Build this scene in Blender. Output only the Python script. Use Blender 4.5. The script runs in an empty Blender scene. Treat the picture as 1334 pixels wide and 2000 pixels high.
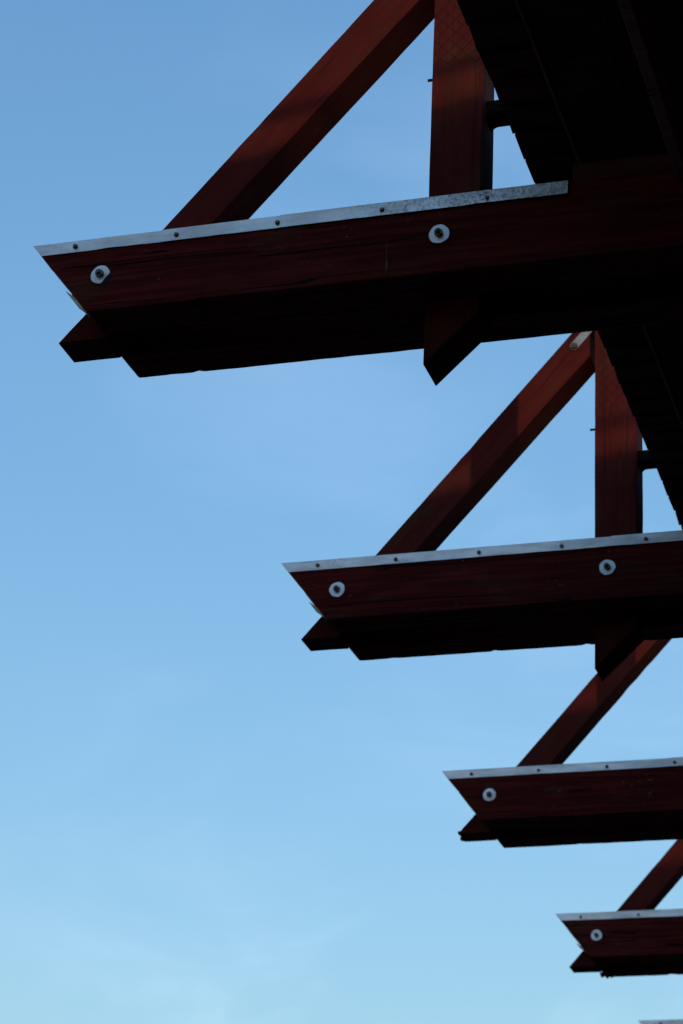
import bpy, bmesh, math, random
from mathutils import Vector, Matrix, noise
from math import radians as R, sin, cos, pi

sc = bpy.context.scene
C = sc.collection
random.seed(7)

# ------------------------------------------------------------------ layout (metres)
CAM_Z = 1.6
XT, Y0, ZT = -2.91284, 6.05825, 3.84508 + CAM_Z     # top of the nearest beam tip
SPACING = 2.4
WALL_X = 1.45                                       # world x of the building's wall
DZ = [0.001, 0.004, -0.005, 0.002, 0.002]
DX = [0.0, 0.0, 0.0, 0.004, 0.0]

# ------------------------------------------------------------------ materials
class NT:
    def __init__(s, tree): s.t = tree; s.n = tree.nodes; s.l = tree.links
    def new(s, typ, **kw):
        n = s.n.new(typ)
        for k, v in kw.items():
            if k.startswith('i_'):
                key = k[2:]
                n.inputs[int(key) if key.isdigit() else key.replace('_', ' ')].default_value = v
            else: setattr(n, k, v)
        return n
    def link(s, a, b): s.l.new(a, b)
    def math(s, op, a, b=None, clamp=False):
        n = s.n.new('ShaderNodeMath'); n.operation = op; n.use_clamp = clamp
        for i, v in enumerate((a, b)):
            if v is None: continue
            if isinstance(v, (int, float)): n.inputs[i].default_value = v
            else: s.l.new(v, n.inputs[i])
        return n.outputs[0]
    def ramp(s, v, a, b, lo=0., hi=1.):
        n = s.n.new('ShaderNodeMapRange'); n.interpolation_type = 'SMOOTHSTEP'
        s.l.new(v, n.inputs['Value'])
        n.inputs['From Min'].default_value = a; n.inputs['From Max'].default_value = b
        n.inputs['To Min'].default_value = lo; n.inputs['To Max'].default_value = hi
        return n.outputs[0]
    def mix(s, f, a, b, mode='MIX'):
        n = s.n.new('ShaderNodeMix'); n.data_type = 'RGBA'; n.blend_type = mode
        for sock, v in ((n.inputs[0], f), (n.inputs[6], a), (n.inputs[7], b)):
            if isinstance(v, (int, float)): sock.default_value = v
            elif isinstance(v, tuple): sock.default_value = v if len(v) == 4 else (*v, 1)
            else: s.l.new(v, sock)
        return n.outputs[2]
    def coords(s, scale, rand=True):
        tc = s.new('ShaderNodeTexCoord')
        mp = s.new('ShaderNodeMapping'); mp.inputs['Scale'].default_value = scale
        s.link(tc.outputs['Object'], mp.inputs['Vector'])
        if rand:
            oi = s.new('ShaderNodeObjectInfo')
            cb = s.new('ShaderNodeCombineXYZ')
            r = s.math('MULTIPLY', oi.outputs['Random'], 37.)
            for i in range(3): s.link(r, cb.inputs[i])
            s.link(cb.outputs[0], mp.inputs['Location'])
        return mp.outputs[0]
    def noise(s, vec, scale, detail=4., rough=.55, dist=0.):
        n = s.new('ShaderNodeTexNoise', i_Scale=scale, i_Detail=detail, i_Roughness=rough, i_Distortion=dist)
        s.link(vec, n.inputs['Vector'])
        return n.outputs['Fac']

def newmat(name):
    m = bpy.data.materials.new(name); m.use_nodes = True
    nt = NT(m.node_tree); b = nt.n['Principled BSDF']
    return m, nt, b

def wood_mat(name, base, dark, algae=0.35, flake=0.5, crack=1.0, rough=.8, spec=.07, bump=.85):
    """painted timber, grain running along the object's local x"""
    m, nt, b = newmat(name)
    iso = nt.coords((1, 1, 1))
    gr = nt.noise(nt.coords((1.3, 26, 26)), 2.4, 6., .62)
    fine = nt.noise(nt.coords((5, 190, 190)), 1.0, 3., .6)
    blotch = nt.noise(iso, 3.1, 4., .6)
    col = nt.mix(nt.ramp(gr, .34, .68), dark, base)
    col = nt.mix(nt.ramp(blotch, .35, .7, 0., .55), col, tuple(c * .55 for c in base))
    # grey-green algae in patches
    al = nt.math('MULTIPLY', nt.ramp(nt.noise(nt.coords((2.2, 5, 5)), 1.9, 5., .6), .5, .74), algae)
    col = nt.mix(al, col, (.062, .052, .022))
    # long drying cracks: contour lines of a noise stretched along the grain
    cn = nt.noise(nt.coords((.32, 9, 9)), 1.6, 2.5, .5)
    d = nt.math('ABSOLUTE', nt.math('SUBTRACT', cn, .5))
    ck = nt.ramp(d, .003, .011, 1., 0.)
    gate = nt.ramp(nt.noise(iso, 1.7, 2.), .40, .52)
    ck = nt.math('MULTIPLY', nt.math('MULTIPLY', ck, gate), crack)
    col = nt.mix(ck, col, (.006, .004, .004))
    # flaked paint / lichen specks
    fl = nt.noise(nt.coords((26, 62, 62)), 1.6, 5., .7)
    fg = nt.ramp(nt.noise(iso, 5.2, 2.), .50, .62)
    fk = nt.math('MULTIPLY', nt.math('MULTIPLY', nt.ramp(fl, .62, .70), fg), flake)
    col = nt.mix(fk, col, (.20, .18, .145))
    nt.link(col, b.inputs['Base Color'])
    rg = nt.ramp(gr, .3, .7, rough + .14, rough - .06)
    nt.link(rg, b.inputs['Roughness'])
    b.inputs['Specular IOR Level'].default_value = spec
    h = nt.math('ADD', nt.math('MULTIPLY', gr, .5), nt.math('MULTIPLY', fine, .16))
    h = nt.math('SUBTRACT', h, nt.math('MULTIPLY', ck, 1.3))
    h = nt.math('ADD', h, nt.math('MULTIPLY', fk, .15))
    bp = nt.new('ShaderNodeBump', i_Strength=bump, i_Distance=.0035)
    nt.link(h, bp.inputs['Height']); nt.link(bp.outputs[0], b.inputs['Normal'])
    return m

RED = wood_mat('red_timber_paint', (.145, .0150, .0125), (.060, .0072, .0064), flake=1.0)
REDTOP = wood_mat('red_timber_paint_cleaner', (.104, .0152, .0115), (.090, .0130, .0102), algae=.3, flake=.1, crack=.3, bump=.25)
DARKW = wood_mat('dark_stained_boards', (.110, .030, .026), (.070, .020, .018), algae=.1, flake=.05)
LIT_RED = wood_mat('red_strip_painted_light', (.42, .19, .17), (.34, .14, .13), algae=.1, flake=.3)  # red wood painted paler, standing in for light missing under the deck

def metal_mat(name, col, rough, stain=0., metallic=.85, xmask=None, blot=.35):
    m, nt, b = newmat(name)
    n1 = nt.noise(nt.coords((1.6, 6, 6)), 4., 5., .6)
    c = nt.mix(nt.ramp(n1, .35, .7, 0., blot), col, tuple(v * .55 for v in col))
    streak = nt.noise(nt.coords((9, 3, 1.2)), 4., 3.)
    c = nt.mix(nt.ramp(streak, .5, .75, 0., .4), c, (.62, .64, .66))
    sp = nt.noise(nt.coords((1, 1, 1)), 130., 5., .72)
    f = nt.ramp(sp, .45, .64)
    pat = nt.noise(nt.coords((1, 1, 1)), 7., 3.)
    if xmask:
        tc = nt.new('ShaderNodeTexCoord'); sx = nt.new('ShaderNodeSeparateXYZ')
        nt.link(tc.outputs['Object'], sx.inputs[0])
        w = nt.math('ADD', sx.outputs[0], nt.math('MULTIPLY', pat, .4))
        g = nt.ramp(w, xmask[0], xmask[1])
    else:
        g = nt.ramp(pat, .56, .72)
    f = nt.math('MULTIPLY', nt.math('MULTIPLY', f, g), stain)
    c = nt.mix(f, c, (.020, .019, .017))
    nt.link(c, b.inputs['Base Color'])
    met = nt.math('MULTIPLY', nt.math('SUBTRACT', 1., f), metallic)
    nt.link(met, b.inputs['Metallic'])
    nt.link(nt.math('ADD', nt.ramp(n1, .3, .7, rough - .06, rough + .1), nt.math('MULTIPLY', f, .3)), b.inputs['Roughness'])
    bp = nt.new('ShaderNodeBump', i_Strength=.6, i_Distance=.006)
    nt.link(nt.noise(nt.coords((2, 8, 8)), 5., 3.), bp.inputs['Height'])
    nt.link(bp.outputs[0], b.inputs['Normal'])
    return m

ZINC = metal_mat('zinc_sheet', (.84, .80, .76), .5, stain=.5)
ZINC_STAINED = metal_mat('zinc_sheet_lichen_stained', (.84, .80, .76), .5, stain=.55, xmask=(.95, 1.6))
GALV = metal_mat('galvanised_steel', (.95, .93, .90), .40, stain=.4, metallic=.3, blot=.2)
DULL = metal_mat('dull_grey_steel', (.30, .30, .30), .55, stain=.4, metallic=.4)
RUSTY = metal_mat('dark_weathered_bolt', (.13, .105, .075), .42, stain=.4, metallic=.7, blot=.7)
BLACKW = None
PUTTY = wood_mat('bare_wood_filler', (.17, .13, .10), (.10, .07, .055), algae=.2, flake=.2)

def simple_mat(name, col1, col2, scale, rough=.9, bump=.5, dist=.01):
    m, nt, b = newmat(name)
    v = nt.coords((1, 1, 1), rand=False)
    n1 = nt.noise(v, scale, 6., .65)
    nt.link(nt.mix(nt.ramp(n1, .35, .68), col1, col2), b.inputs['Base Color'])
    b.inputs['Roughness'].default_value = rough
    bp = nt.new('ShaderNodeBump', i_Strength=bump, i_Distance=dist)
    nt.link(n1, bp.inputs['Height']); nt.link(bp.outputs[0], b.inputs['Normal'])
    return m
CLAY = simple_mat('red_clay_tile', (.27, .095, .055), (.16, .065, .045), 9., .85)
BLACKW = simple_mat('blackened_wire', (.010, .009, .008), (.016, .014, .012), 80., .9, .2, .001)
IRON = simple_mat('black_iron', (.006, .005, .005), (.010, .009, .008), 30., .95, .2, .001)
IRON.node_tree.nodes['Principled BSDF'].inputs['Specular IOR Level'].default_value = .05
MOSS = simple_mat('dark_moss', (.020, .020, .012), (.035, .034, .018), 60.)
GROUND = simple_mat('gravel_and_soil', (.075, .068, .050), (.11, .10, .075), 2.2, .95, .8, .03)

# ------------------------------------------------------------------ mesh helpers
def link(name, me, mat, parent=None, loc=None, rot=None):
    o = bpy.data.objects.new(name, me); C.objects.link(o)
    if mat: me.materials.append(mat)
    if parent is not None: o.parent = parent
    if loc is not None: o.location = loc
    if rot is not None: o.rotation_euler = rot
    return o

def mesh_of(bm, name, smooth=False):
    bmesh.ops.recalc_face_normals(bm, faces=bm.faces)
    me = bpy.data.meshes.new(name)
    bm.to_mesh(me); bm.free()
    if smooth:
        for p in me.polygons: p.use_smooth = True
    return me

def prism_bm(poly, y0, y1, bm=None):
    """polygon in x/z extruded from y0 to y1"""
    bm = bm or bmesh.new()
    a = [bm.verts.new((x, y0, z)) for x, z in poly]
    b = [bm.verts.new((x, y1, z)) for x, z in poly]
    bm.faces.new(a); bm.faces.new(b[::-1])
    n = len(poly)
    for i in range(n):
        bm.faces.new((a[i], b[i], b[(i + 1) % n], a[(i + 1) % n]))
    bmesh.ops.recalc_face_normals(bm, faces=bm.faces)
    return bm

def box_bm(x0, x1, y0, y1, z0, z1, bm=None):
    return prism_bm([(x0, z0), (x1, z0), (x1, z1), (x0, z1)], y0, y1, bm)

def cyl_bm(c, axis, r, h, n=20, bm=None, rfun=None, r2=None):
    """solid cylinder from point c along axis ('x','y' or a vector)"""
    bm = bm or bmesh.new()
    ax = Vector({'x': (1, 0, 0), 'y': (0, 1, 0), 'z': (0, 0, 1)}[axis]) if isinstance(axis, str) else Vector(axis).normalized()
    up = Vector((0, 0, 1)) if abs(ax.z) < .9 else Vector((1, 0, 0))
    u = ax.cross(up).normalized(); v = u.cross(ax)
    c = Vector(c); rings = []
    for k, rr in ((0, r), (h, r if r2 is None else r2)):
        ring = []
        for i in range(n):
            a = 2 * pi * i / n
            q = rr * (rfun(a) if rfun else 1)
            ring.append(bm.verts.new(c + ax * k + u * (cos(a) * q) + v * (sin(a) * q)))
        rings.append(ring)
    bm.faces.new(rings[0][::-1]); bm.faces.new(rings[1])
    for i in range(n):
        bm.faces.new((rings[0][i], rings[0][(i + 1) % n], rings[1][(i + 1) % n], rings[1][i]))
    return bm

def weather(bm, seed, bevel=.004, cut=.05, amp=.0012, nick=.004, zcuts=0):
    """bevel a timber's edges, cut it along its length and roughen it"""
    edges = [e for e in bm.edges if e.is_manifold and e.calc_face_angle(0) > .3]
    res = bmesh.ops.bevel(bm, geom=edges, offset=bevel, offset_type='OFFSET', segments=2, profile=.6, affect='EDGES')
    xs = [v.co.x for v in bm.verts]; x = min(xs) + cut; xe = min(max(xs), min(xs) + 2.6)
    while x < xe:
        g = bm.verts[:] + bm.edges[:] + bm.faces[:]
        bmesh.ops.bisect_plane(bm, geom=g, plane_co=(x, 0, 0), plane_no=(1, 0, 0), dist=1e-5)
        x += cut * random.uniform(.7, 1.3)
    if zcuts:
        zs = [v.co.z for v in bm.verts]; z0, z1 = min(zs), max(zs)
        for i in range(1, zcuts):
            near = [f for f in bm.faces if f.calc_center_median().x < .32]
            g = list({v for f in near for v in f.verts}) + list({e for f in near for e in f.edges}) + near
            bmesh.ops.bisect_plane(bm, geom=g, plane_co=(0, 0, z0 + (z1 - z0) * i / zcuts), plane_no=(0, 0, 1), dist=1e-5)
    off = Vector((seed * 13.7, seed * 5.1, seed * 3.3))
    for v in bm.verts:
        p = v.co
        q = Vector((p.x * 3, p.y * 14, p.z * 14)) + off
        d = noise.noise_vector(q) * amp + noise.noise_vector(Vector((p.x * 17, p.y * 30, p.z * 30)) + off) * amp * .6
        k = noise.noise(Vector((p.x * 24, p.y * 20, p.z * 20)) + off * 2)
        if k > .36: d += -(v.normal if v.normal.length else Vector((0, 0, 0))) * nick * (k - .36) * 3
        d.y *= .15
        v.co = p + d
    return bm

# ------------------------------------------------------------------ truss geometry (local: x along beam, y away, z up)
BEAM_H = .240
SL = .19 / .24                     # slant of the beam's end
YF0, YF1 = 0.0, .140               # front beam
YM0, YM1 = .1415, .283             # post
YB0, YB1 = .2845, .430             # rear beam
FL = 1.606                         # length of the cap flashing
BOLTS = ((.2225, -.1235), (1.239, -.119))
CRACKS = {0: [[(.092, -.086), (.144, -.084), (.189, -.090)], [(.260, -.100), (.336, -.093), (.418, -.091), (.557, -.095), (.697, -.101)],
              [(1.205, -.107), (1.152, -.116), (1.088, -.1245), (.942, -.121), (.790, -.122), (.698, -.120)]],
          1: [[(.138, -.178), (.228, -.185), (.320, -.183), (.502, -.183), (.696, -.188), (.907, -.197)]]}
JOINT = (.765, 1.255, 1.04, .71, .8)

def tag(o, label, cat, group=None):
    o['label'] = label; o['category'] = cat
    if group: o['group'] = group

def make_beam(name, y0, y1, seed, t, xend):
    bm = prism_bm([(0, 0), (xend, 0), (xend, -BEAM_H), (SL * BEAM_H, -BEAM_H)], y0, y1)
    weather(bm, seed, bevel=.0055, cut=.022, amp=.0018, nick=.009, zcuts=14)
    return link(name, mesh_of(bm, name), RED, t)

def make_bolt(t, x, y, z, i, seed, chipped=False):
    rnd = random.Random(seed)
    bm = cyl_bm((0, -.026, 0), 'y', .0062, .03, 14)
    b = link('bolt', mesh_of(bm, 'bolt', True), RUSTY, t, (x, y, z))
    ph = rnd.uniform(0, 6)
    def rf(a):
        k = 1 + .02 * sin(3 * a + ph) + .012 * sin(7 * a + ph * 2)
        if chipped:
            d = (a - R(322) + pi) % (2 * pi) - pi      # paint covers this bite of the rim
            if abs(d) < .75: k -= .34 * cos(d / .75 * pi / 2)
        return k
    w = cyl_bm((0, -.0050, 0), 'y', .0295, .0040, 48, rfun=rf)
    e = [q for q in w.edges if q.calc_face_angle(0) > .8]
    bmesh.ops.bevel(w, geom=e, offset=.001, segments=2, affect='EDGES')
    link('washer', mesh_of(w, 'washer'), GALV, b)
    g = cyl_bm((0, -.0008, 0), 'y', .0335, .0016, 32, rfun=lambda a: 1 + .03 * sin(5 * a + ph))  # dark ring put in as the shade around the washer's rim
    link('rim_shade_ring', mesh_of(g, 'rim_shade_ring'), BLACKW, b)
    n = cyl_bm((0, -.0175, 0), 'y', .0125, .0125, 6)
    e = [q for q in n.edges if q.calc_face_angle(0) > .5]
    bmesh.ops.bevel(n, geom=e, offset=.0012, segments=2, affect='EDGES')
    link('nut', mesh_of(n, 'nut'), RUSTY, b, None, (0, rnd.uniform(0, 1), 0))
    return b

def sheet_bm(pts_fn, nx, prof, th):
    """bent sheet: profile points (y,z) swept along x with thickness"""
    bm = bmesh.new(); rows = []
    for i in range(nx + 1):
        rows.append([bm.verts.new(pts_fn(i / nx, j)) for j in range(len(prof))])
    for i in range(nx):
        for j in range(len(prof) - 1):
            bm.faces.new((rows[i][j], rows[i + 1][j], rows[i + 1][j + 1], rows[i][j + 1]))
    return bm

def make_flashing(t, k, seed):
    bm = bmesh.new()
    jx = JOINT[k]
    cuts = ((0., .432, 0.), (.407, jx + .025, .0016), (jx, FL, .0032)) if k == 0 else ((0., jx + .025, .0), (jx, FL, .0016))
    for (x0, x1, lift) in cuts:
        # front lip, front fold, top sheet, back lip: outer profile in (y, z, slant factor)
        prof = [(-.0035 - lift, -.037), (-.0030 - lift, -.019), (-.0025 - lift, .0005 + lift), (-.0008 - lift, .0026 + lift), (.0016, .0038 + lift),
                (.07, .0046 + lift), (YF1 - .001, .0038 + lift)]
        nx = max(4, int((x1 - x0) / .02)); outer, inner = [], []
        for i in range(nx + 1):
            u = i / nx; ro, ri = [], []
            for j, (y, z) in enumerate(prof):
                xs = (-z * SL if z < 0 else 0.) if x0 == 0. else 0.
                xs += -.001 if x0 == 0. else 0
                x = x0 + xs * (1 - u) + (x1 - x0) * u
                w = noise.noise(Vector((x * 5.5, j * .25, seed * 9.1)))
                w2 = noise.noise(Vector((x * 19, j * .4, seed * 4.7)))
                dz = (.0016 * w + .0011 * w2) if j == 0 else .0008 * w
                dy = -abs(.0028 * w + .0014 * w2) if j < 3 else 0
                for rr, o in ((ro, 0.), (ri, .0011)):
                    yy = y + dy + (o if j < 4 else 0); zz = z + dz - (o if j >= 3 else 0)
                    rr.append(bm.verts.new((x, yy, zz)))
            outer.append(ro); inner.append(ri)
        m = len(prof)
        for i in range(nx):
            for j in range(m - 1):
                bm.faces.new((outer[i][j], outer[i + 1][j], outer[i + 1][j + 1], outer[i][j + 1]))
                bm.faces.new((inner[i][j], inner[i][j + 1], inner[i + 1][j + 1], inner[i + 1][j]))
            bm.faces.new((outer[i][0], inner[i][0], inner[i + 1][0], outer[i + 1][0]))
            bm.faces.new((outer[i][m - 1], outer[i + 1][m - 1], inner[i + 1][m - 1], inner[i][m - 1]))
        for i in (0, nx):
            for j in range(m - 1):
                bm.faces.new((outer[i][j], outer[i][j + 1], inner[i][j + 1], inner[i][j]))
    fl = link('cap_flashing', mesh_of(bm, 'cap_flashing', False), ZINC_STAINED if k == 0 else ZINC, t)
    rnd = random.Random(seed)
    n = 5
    for i in range(n):
        x = .139 + .3101 * i + rnd.uniform(-.004, .004)
        s = cyl_bm((0, -.0105, 0), 'y', .0048, .0062, 12, r2=.0066)
        cyl_bm((0, -.0043, 0), 'y', .0076, .0016, 16, bm=s)
        link('screw', mesh_of(s, 'screw', False), RUSTY, fl, (x, -.0034, -.0205 + rnd.uniform(-.001, .001)))
    return fl

def make_truss(k):
    seed = k + 1
    t = bpy.data.objects.new('cantilever_truss', None); C.objects.link(t)
    t.location = (XT + DX[k], Y0 + k * SPACING, ZT + DZ[k]); t.empty_display_size = .2
    xend = WALL_X - XT - .002
    make_beam('front_beam', YF0, YF1, seed, t, xend)
    make_beam('rear_beam', YB0, YB1, seed + 20, t, xend)
    # diagonal brace: local x along the timber, so its grain follows it
    up0, up1 = Vector((.0425, -.252)), Vector((1.145, 1.0175))
    lo0, lo1 = Vector((.191, -.252)), Vector((1.145, .829))
    ang = math.atan2(up1.y - up0.y, up1.x - up0.x)
    rot = Matrix.Rotation(-ang, 2)
    poly = [rot @ (p - up0) for p in (up0, lo0, lo1, up1)]
    bm = prism_bm([(p.x, p.y) for p in poly], 0, .127)
    weather(bm, seed + 40, bevel=.003, cut=.05, amp=.0012)
    br = link('diagonal_brace', mesh_of(bm, 'diagonal_brace'), REDTOP, t, (up0.x, YM0, up0.y), (0, -ang, 0))
    # post, local x pointing up
    zt = 1.5
    bm = bmesh.new()
    def pp(x, y, z): return bm.verts.new((z, y, -x))
    a = [pp(0, 0, -.447), pp(.156, 0, -.297), pp(.156, 0, zt), pp(0, 0, zt)]
    b = [pp(0, YM1 - YM0, -.447), pp(.156, YM1 - YM0, -.297), pp(.156, YM1 - YM0, zt), pp(0, YM1 - YM0, zt)]
    bm.faces.new(a); bm.faces.new(b)
    for i in range(4): bm.faces.new((a[i], b[i], b[(i + 1) % 4], a[(i + 1) % 4]))
    bmesh.ops.recalc_face_normals(bm, faces=bm.faces)
    weather(bm, seed + 60, bevel=.004, cut=.05, amp=.001)
    post = link('post', mesh_of(bm, 'post'), REDTOP, t, (1.163, YM0, 0), (0, -pi / 2, 0))
    # zinc cap, bolts
    make_flashing(t, k, seed)
    for i, (x, z) in enumerate(BOLTS):
        make_bolt(t, x, 0., z, i, seed * 10 + i, chipped=(k == 0 and i == 0))
    # strap plate tying brace to post
    d = Vector((.65, .76)); d.normalize(); nrm = Vector((-d.y, d.x)); c0 = Vector((1.083, .873))
    hw = .0165; pl = []
    for i in range(9):
        a = pi / 2 + pi * i / 8
        pl.append(c0 + d * (cos(a) * hw) + nrm * (sin(a) * hw))
    pl += [c0 + d * .30 - nrm * hw, c0 + d * .30 + nrm * hw]
    bm = prism_bm([(p.x, p.y) for p in pl], YM0 - .0055, YM0 - .0015)
    st = link('strap_plate', mesh_of(bm, 'strap_plate'), DULL, t)
    bm = cyl_bm((c0.x, YM0 - .0068, c0.y), 'y', .0165, .0013, 28)
    cyl_bm((c0.x, YM0 - .019, c0.y), 'y', .0128, .0121, 6, bm=bm)
    cyl_bm((c0.x, YM0 - .027, c0.y), 'y', .006, .008, 12, bm=bm)
    link('bolt', mesh_of(bm, 'bolt'), RUSTY, st)
    # pin through the post, and wire netting stapled to its face
    x0, x1, y0, y1 = 1.163, 1.319, YM0, YM1
    bm = cyl_bm((-.030, .0, .0), 'x', .0045, .036, 12)
    cyl_bm((-.0045, 0, 0), 'x', .009, .004, 6, bm=bm)
    link('pin', mesh_of(bm, 'pin'), BLACKW, post, (.545, .0635, 0), (0, pi / 2, 0))
    bm = bmesh.new()
    yw = YM0 - .0010; cell = .043; zlo, zhi = .548, 1.3; xl, xr = x0 + .004, x1 - .004
    rnd_w = random.Random(seed * 7)
    for sgn in (1, -1):
        for q in range(-40, 60):
            # clip to the post's width
            za = zlo; zb = zhi
            f = lambda x: zlo + (x - xl - q * cell) / (sgn * .95)
            lo_, hi_ = sorted((f(xl), f(xr)))
            za, zb = max(za, lo_), min(zb, hi_)
            if zb - za < .01: continue
            if rnd_w.random() < .05: continue
            xa = xl + sgn * (za - zlo) * .95 + q * cell; xb = xl + sgn * (zb - zlo) * .95 + q * cell
            A = Vector((xa, yw, za + rnd_w.uniform(-.003, .003))); B = Vector((xb, yw, zb + rnd_w.uniform(-.003, .003)))
            cyl_bm(A, B - A, .00085, (B - A).length, 5, bm=bm)
    link('wire_netting', mesh_of(bm, 'wire_netting'), BLACKW, t)
    # bracket from the post onto the roof edge, with a rounded haunch below
    r = .022
    pl = [(1.3195, .426), (1.4035, .426), (1.4035, .383), (1.3195 + r, .383)]
    for i in range(1, 8):
        a = pi / 2 * i / 8
        pl.append((1.3195 + r - r * sin(a), .383 - r + r * cos(a)))
    pl += [(1.3195, .383 - r)]
    bm = prism_bm(pl[::-1], .175, .258)
    e = [q for q in bm.edges if q.calc_face_angle(0) > .6]
    bmesh.ops.bevel(bm, geom=e, offset=.0025, segments=2, affect='EDGES')
    link('roof_bracket', mesh_of(bm, 'roof_bracket'), IRON, t)
    # packing timber on top of the beam where it runs under the roof
    bm = box_bm(FL + .012, WALL_X - XT - .002, .004, .136, .0015, .062)
    weather(bm, seed + 80, cut=.2)
    link('packing_timber', mesh_of(bm, 'packing_timber'), DARKW, t)
    # end-grain cover plate peeling off the slanted end
    bm = bmesh.new()
    u = Vector((SL, 0, -1)).normalized(); nn = Vector((-1, 0, -SL)).normalized()
    rnd = random.Random(seed * 3)
    lft = (.008, .010, .002, .010, .008)[k]
    nseg = 8; top = []; bot = []
    for i in range(nseg + 1):
        s = .192 + .052 * i / nseg
        h = .0016 + lft * (1 - i / nseg) ** 1.6
        for lst, o in ((top, .0011), (bot, 0.)):
            p = u * s + nn * (h + o)
            lst.append([bm.verts.new((p.x, y, p.z)) for y in (.012, .06, .118)])
    for i in range(nseg):
        for j in range(2):
            bm.faces.new((top[i][j], top[i + 1][j], top[i + 1][j + 1], top[i][j + 1]))
            bm.faces.new((bot[i][j], bot[i][j + 1], bot[i + 1][j + 1], bot[i + 1][j]))
        for j in (0, 2):
            bm.faces.new((top[i][j], bot[i][j], bot[i + 1][j], top[i + 1][j]))
    for i in (0, nseg):
        for j in range(2):
            bm.faces.new((top[i][j], top[i][j + 1], bot[i][j + 1], bot[i][j]))
    link('end_plate', mesh_of(bm, 'end_plate'), DULL, t)
    # saw kerf and old filler on the nearest beam
    if k == 0:
        bm = bmesh.new()
        prev = None
        zs = [-.1265 - .0085 * i for i in range(14)]
        pts = []
        for i, z in enumerate(zs):
            pts.append((1.088 + .0010 * sin(i * 1.9) + (.001 if 8 <= i <= 9 else 0), z, (.0012 if i not in (8, 9) else .003)))
        for (xa, za, wa), (xb, zb, wb) in zip(pts, pts[1:]):
            q = []
            for (x, z, w) in ((xa, za, wa), (xb, zb, wb)):
                q.append([bm.verts.new((x - w, -.0025, z)), bm.verts.new((x + w, -.0025, z)), bm.verts.new((x + w, .002, z)), bm.verts.new((x - w, .002, z))])
            for j in range(4):
                bm.faces.new((q[0][j], q[0][(j + 1) % 4], q[1][(j + 1) % 4], q[1][j]))
        link('filler_seam', mesh_of(bm, 'filler_seam'), PUTTY, t)
    # open drying cracks along the grain
    for path in CRACKS.get(k, []):
        bm = bmesh.new(); rnd = random.Random(seed + len(path)); fine = []
        for (xa, za), (xb, zb) in zip(path, path[1:]):
            n = max(2, int(abs(xb - xa) / .02))
            for i in range(n):
                u = i / n; fine.append((xa + (xb - xa) * u, za + (zb - za) * u + rnd.uniform(-.0009, .0009)))
        fine.append(path[-1]); m = len(fine) - 1; q = []
        for i, (x, z) in enumerate(fine):
            hw = .0003 + .0011 * sin(pi * i / m) ** .6 * rnd.uniform(.6, 1.3)
            q.append([bm.verts.new((x, y, z + h)) for (y, h) in ((-.0016, hw), (-.0016, -hw), (.002, -hw), (.002, hw))])
        for r0, r1 in zip(q, q[1:]):
            for j in range(4): bm.faces.new((r0[j], r0[(j + 1) % 4], r1[(j + 1) % 4], r1[j]))
        bm.faces.new(q[0]); bm.faces.new(q[-1])
        link('crack', mesh_of(bm, 'crack'), IRON, t)
    # moss hanging on the tail ends of two farther trusses
    spots = {2: [(.052, .2, -.258, .016), (.047, .15, -.247, .012), (.07, .22, -.258, .010), (.135, .2, -.255, .007)],
             3: [(.06, .2, -.258, .012), (.172, .415, -.226, .020), (.196, .42, -.238, .013), (.222, .42, -.238, .010)]}.get(k, [])
    if spots:
        for (x, y, z, r) in spots:
            bm = bmesh.new()
            bmesh.ops.create_icosphere(bm, subdivisions=3, radius=r * .75)
            for v in bm.verts:
                v.co += v.co * (.45 * noise.noise((v.co + Vector((x, y, z))) * 90 + Vector((k, 0, 0))))
            link('moss_clump', mesh_of(bm, 'moss_clump', True), MOSS, t, (x, y, z))
    return t

LABELS = [
    'largest dark red timber truss in front, its stained metal cap and whole brace in view',
    'second largest dark red timber truss, a grey strap plate bolted at its brace top',
    'middle timber truss, third down the row, with a small mossy lump under its tail end',
    'small red timber truss fourth down the row, near the lower right edge',
    'farthest timber truss with only its metal capped tip showing in the bottom right corner',
]
for k in range(5):
    tag(make_truss(k), LABELS[k], 'roof truss', 'timber trusses jutting out in a row under the roof edge')

# ------------------------------------------------------------------ building: wall and the platform it carries
bld = bpy.data.objects.new('platform_building', None); C.objects.link(bld)
bld.location = (XT, Y0, ZT)
tag(bld, 'blackish underside and ragged board edge of the overhead platform, upper right', 'building')
YA, YB = -15.0, 19.0                     # extent along the row, relative to the nearest truss
EX, EZ = 1.392, .330                     # lower edge of the platform
wx = WALL_X - XT
# lapped edge boards, their ragged ends make the saw-toothed edge
bm = bmesh.new(); rnd = random.Random(3)
TW = .1355
y = YA
while y < YB:
    w = TW * rnd.uniform(.93, 1.07)
    n0, n1 = .004 + rnd.uniform(-.002, .003), -.004 + rnd.uniform(-.002, .003)
    l0, l1 = -.003 + rnd.uniform(-.0015, .0015), .012
    vs = []
    for (x, e) in ((EX, 1), (1.56, 0)):
        for (yy, l, n) in ((y, l0, n0), (y + w + .012, l1, n1)):
            for dh in (0, .015):
                vs.append(bm.verts.new((x + n * e, yy, EZ + l + dh)))
    for f in ((0, 1, 3, 2), (4, 6, 7, 5), (0, 4, 5, 1), (2, 3, 7, 6), (1, 5, 7, 3), (0, 2, 6, 4)):
        bm.faces.new([vs[q] for q in f])
    y += w
link('edge_boards', mesh_of(bm, 'edge_boards'), DARKW, bld)
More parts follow.
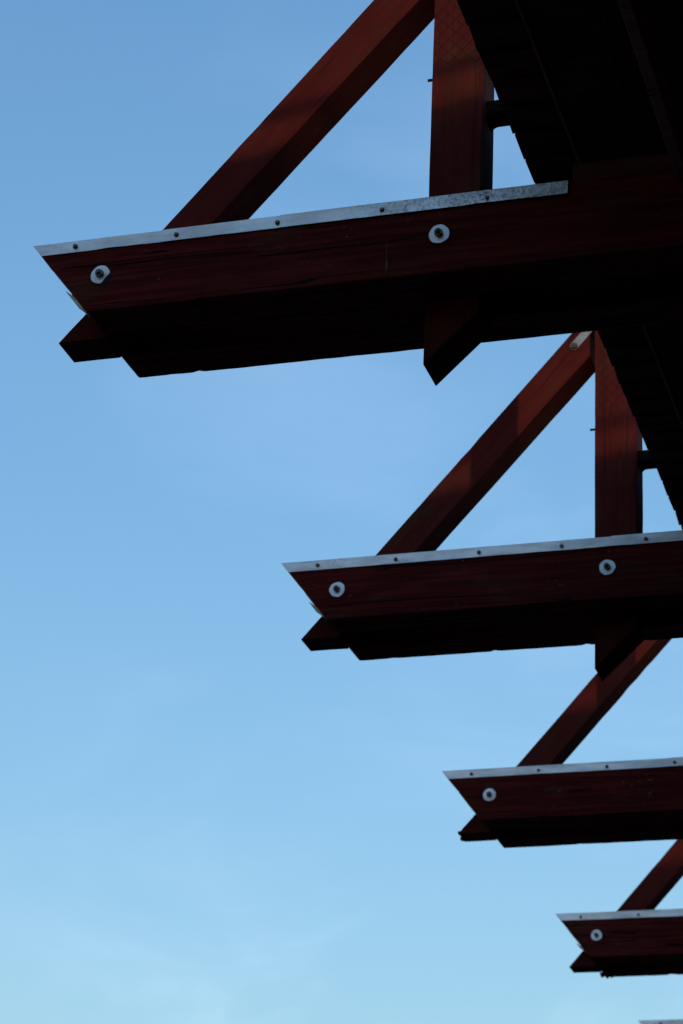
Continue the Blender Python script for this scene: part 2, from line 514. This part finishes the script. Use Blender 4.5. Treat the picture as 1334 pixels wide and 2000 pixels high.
# solid deck of planks, and the soffit boards under it
bm = bmesh.new(); y = YA; i = 0
while y < YB:
    w = .14; ex = 1.404 + rnd.uniform(-.003, .003)
    box_bm(ex, wx - .002, y, y + w - .005, .362, .40 + rnd.uniform(0, .002), bm); y += w
link('deck_planks', mesh_of(bm, 'deck_planks'), DARKW, bld)
bm = bmesh.new(); x = 1.562; i = 0
while x < wx - .1:
    w = min(.19, wx - .004 - x)
    box_bm(x, x + w - .004, YA, YB, .334 + (.003 if i % 2 else 0), .3605, bm); x += w; i += 1
link('soffit_boards', mesh_of(bm, 'soffit_boards'), DARKW, bld)
bm = box_bm(1.549, 1.5555, YA, YB, .321, .3335)
link('soffit_edge_highlight', mesh_of(bm, 'soffit_edge_highlight'), LIT_RED, bld)  # pale strip standing in for the highlight along a board edge
# ledger strips between the trusses
for q in (-1, 0):
    ya = q * SPACING - SPACING + YB1 + .002; yb = q * SPACING - .002
    bm = box_bm(1.908, 1.940, ya, yb, -.03, .085); weather(bm, 200 + q, cut=.5, bevel=.003)
    link('ledger', mesh_of(bm, 'ledger'), LIT_RED, bld)
# board wall that carries the platform and rises above it as a parapet with a rail
bm = bmesh.new(); y = YA; i = 0
while y < YB:
    box_bm(wx, wx + (.03 if i % 2 else .022), y, y + .148, -ZT, .42, bm); y += .15; i += 1
link('board_wall', mesh_of(bm, 'board_wall'), DARKW, bld)
# unseen wing added behind the camera to keep the low sun off the beams
def wing_z(x): return .234 + .157 * x
WY = -8.3
bm = bmesh.new(); x = -13.2; i = 0
while x < 9.:
    prism_bm([(x, -ZT), (x + .148, -ZT), (x + .148, wing_z(x + .148) - .012), (x, wing_z(x) - .012)], WY + (.008 if i % 2 else 0), WY + .03, bm); x += .15; i += 1
link('added_shade_wall', mesh_of(bm, 'added_shade_wall'), DARKW, bld)
bm = bmesh.new(); x = -13.2; i = 0
while x < 9.:
    prism_bm([(x, wing_z(x) + .55), (x + .148, wing_z(x + .147) + .55), (x + .148, 2.5), (x, 2.5)], WY + (.008 if i % 2 else 0), WY + .03, bm); x += .15; i += 1
link('added_glow_blocker', mesh_of(bm, 'added_glow_blocker'), DARKW, bld)  # added upper wall, unseen, blocks the bright low sky above the slot
bm = prism_bm([(-3.55, wing_z(-3.55) - .01), (wx - .01, wing_z(wx) - .01), (wx - .01, wing_z(wx)), (-3.55, wing_z(-3.55))], WY - 3., WY + .05)
link('added_wing_roof', mesh_of(bm, 'added_wing_roof'), CLAY, bld)  # unseen slab added along the wing's sloping top
a0 = Vector((-3.5, WY + .03, wing_z(-3.5) + .117)); a1 = Vector((wx - .01, WY + .03, wing_z(wx) + .117))
bm = cyl_bm(a0, a1 - a0, .018, (a1 - a0).length, 16)
rail = link('rail', mesh_of(bm, 'rail', True), GALV, bld)
x = -3.4
while x < wx:
    bm = cyl_bm((x, WY + .03, wing_z(x) + .001), 'z', .008, .104, 10)
    link('baluster', mesh_of(bm, 'baluster', True), GALV, rail); x += 2.1

# ------------------------------------------------------------------ ground
bm = bmesh.new()
N = 40
def gco(i): 
    t = (i / N * 2 - 1); return math.copysign(abs(t) ** 3 * 3000, t)
g = [[bm.verts.new((gco(i), gco(j), 0 if max(abs(gco(i)), abs(gco(j))) < 40 else noise.noise(Vector((gco(i) / 130, gco(j) / 130, 0))) * 1.2 - .6)) for j in range(N + 1)] for i in range(N + 1)]
for i in range(N):
    for j in range(N): bm.faces.new((g[i][j], g[i + 1][j], g[i + 1][j + 1], g[i][j + 1]))
gr = link('ground', mesh_of(bm, 'ground', True), GROUND); gr['kind'] = 'structure'

# ------------------------------------------------------------------ light
SUN_EL, SUN_AZ = R(1.8), R(168.7)           # azimuth from +y towards +x
sd = Vector((sin(SUN_AZ) * cos(SUN_EL), cos(SUN_AZ) * cos(SUN_EL), sin(SUN_EL)))
sun = bpy.data.lights.new('sun', 'SUN'); sun.energy = .26; sun.angle = R(.4); sun.color = (1., .74, .52)
so = bpy.data.objects.new('sun', sun); C.objects.link(so)
so.rotation_euler = (-sd).to_track_quat('-Z', 'Y').to_euler(); so.location = (4, -25, 4)

w = bpy.data.worlds.new('World'); sc.world = w; w.use_nodes = True
nt = NT(w.node_tree); bg = nt.n['Background']
sky = nt.new('ShaderNodeTexSky'); sky.sky_type = 'NISHITA'; sky.sun_disc = False
sky.sun_elevation = SUN_EL; sky.sun_rotation = SUN_AZ
sky.air_density = 1.3; sky.dust_density = .4; sky.ozone_density = 2.8; sky.altitude = 100
# thin cirrus: noise over the sky's direction vector
tc = nt.new('ShaderNodeTexCoord')
mp = nt.new('ShaderNodeMapping'); mp.inputs['Scale'].default_value = (3.2, 3.2, 8.); mp.inputs['Rotation'].default_value = (.35, -.4, .3)
nt.link(tc.outputs['Generated'], mp.inputs['Vector'])
c1 = nt.noise(mp.outputs[0], 1.7, 6., .55, .6)
c2 = nt.noise(tc.outputs['Generated'], 6.0, 3., .5)
cl = nt.math('MULTIPLY', nt.ramp(c1, .42, .72), nt.ramp(c2, .38, .66, .08, 1.))
sz = nt.new('ShaderNodeSeparateXYZ'); nt.link(tc.outputs['Generated'], sz.inputs[0])
bank = nt.ramp(sz.outputs[2], .24, .36, 1., .35)
cl = nt.math('MULTIPLY', nt.math('MULTIPLY', cl, bank), .11)
col = nt.mix(1., sky.outputs[0], (.945, .995, 1.0), 'MULTIPLY')
col = nt.mix(1., col, (0., .055, .15), 'ADD')
col = nt.mix(cl, col, (3.4, 3.6, 4.3))
nt.link(col, bg.inputs['Color']); bg.inputs['Strength'].default_value = .15

# ------------------------------------------------------------------ camera
cd = bpy.data.cameras.new('camera'); cam = bpy.data.objects.new('camera', cd); C.objects.link(cam)
yaw, pit, rol, f = .30767, .42747, .04455, 5065.69
fw = Vector((-sin(yaw) * cos(pit), cos(yaw) * cos(pit), sin(pit)))
r = Vector((cos(yaw), sin(yaw), 0)); u = r.cross(fw)
r2 = r * cos(rol) + u * sin(rol); u2 = -r * sin(rol) + u * cos(rol)
M = Matrix((r2, u2, -fw)).transposed().to_4x4(); M.translation = (0, 0, CAM_Z)
cam.matrix_world = M
cd.sensor_fit = 'HORIZONTAL'; cd.sensor_width = 24; cd.lens = f / 1334 * 24
cd.clip_start = .1; cd.clip_end = 10000
cd.dof.use_dof = True; cd.dof.focus_distance = 7.6; cd.dof.aperture_fstop = 6.3
sc.camera = cam

sc.view_settings.view_transform = 'Standard'; sc.view_settings.look = 'None'
sc.view_settings.exposure = 2.08; sc.view_settings.gamma = 1.
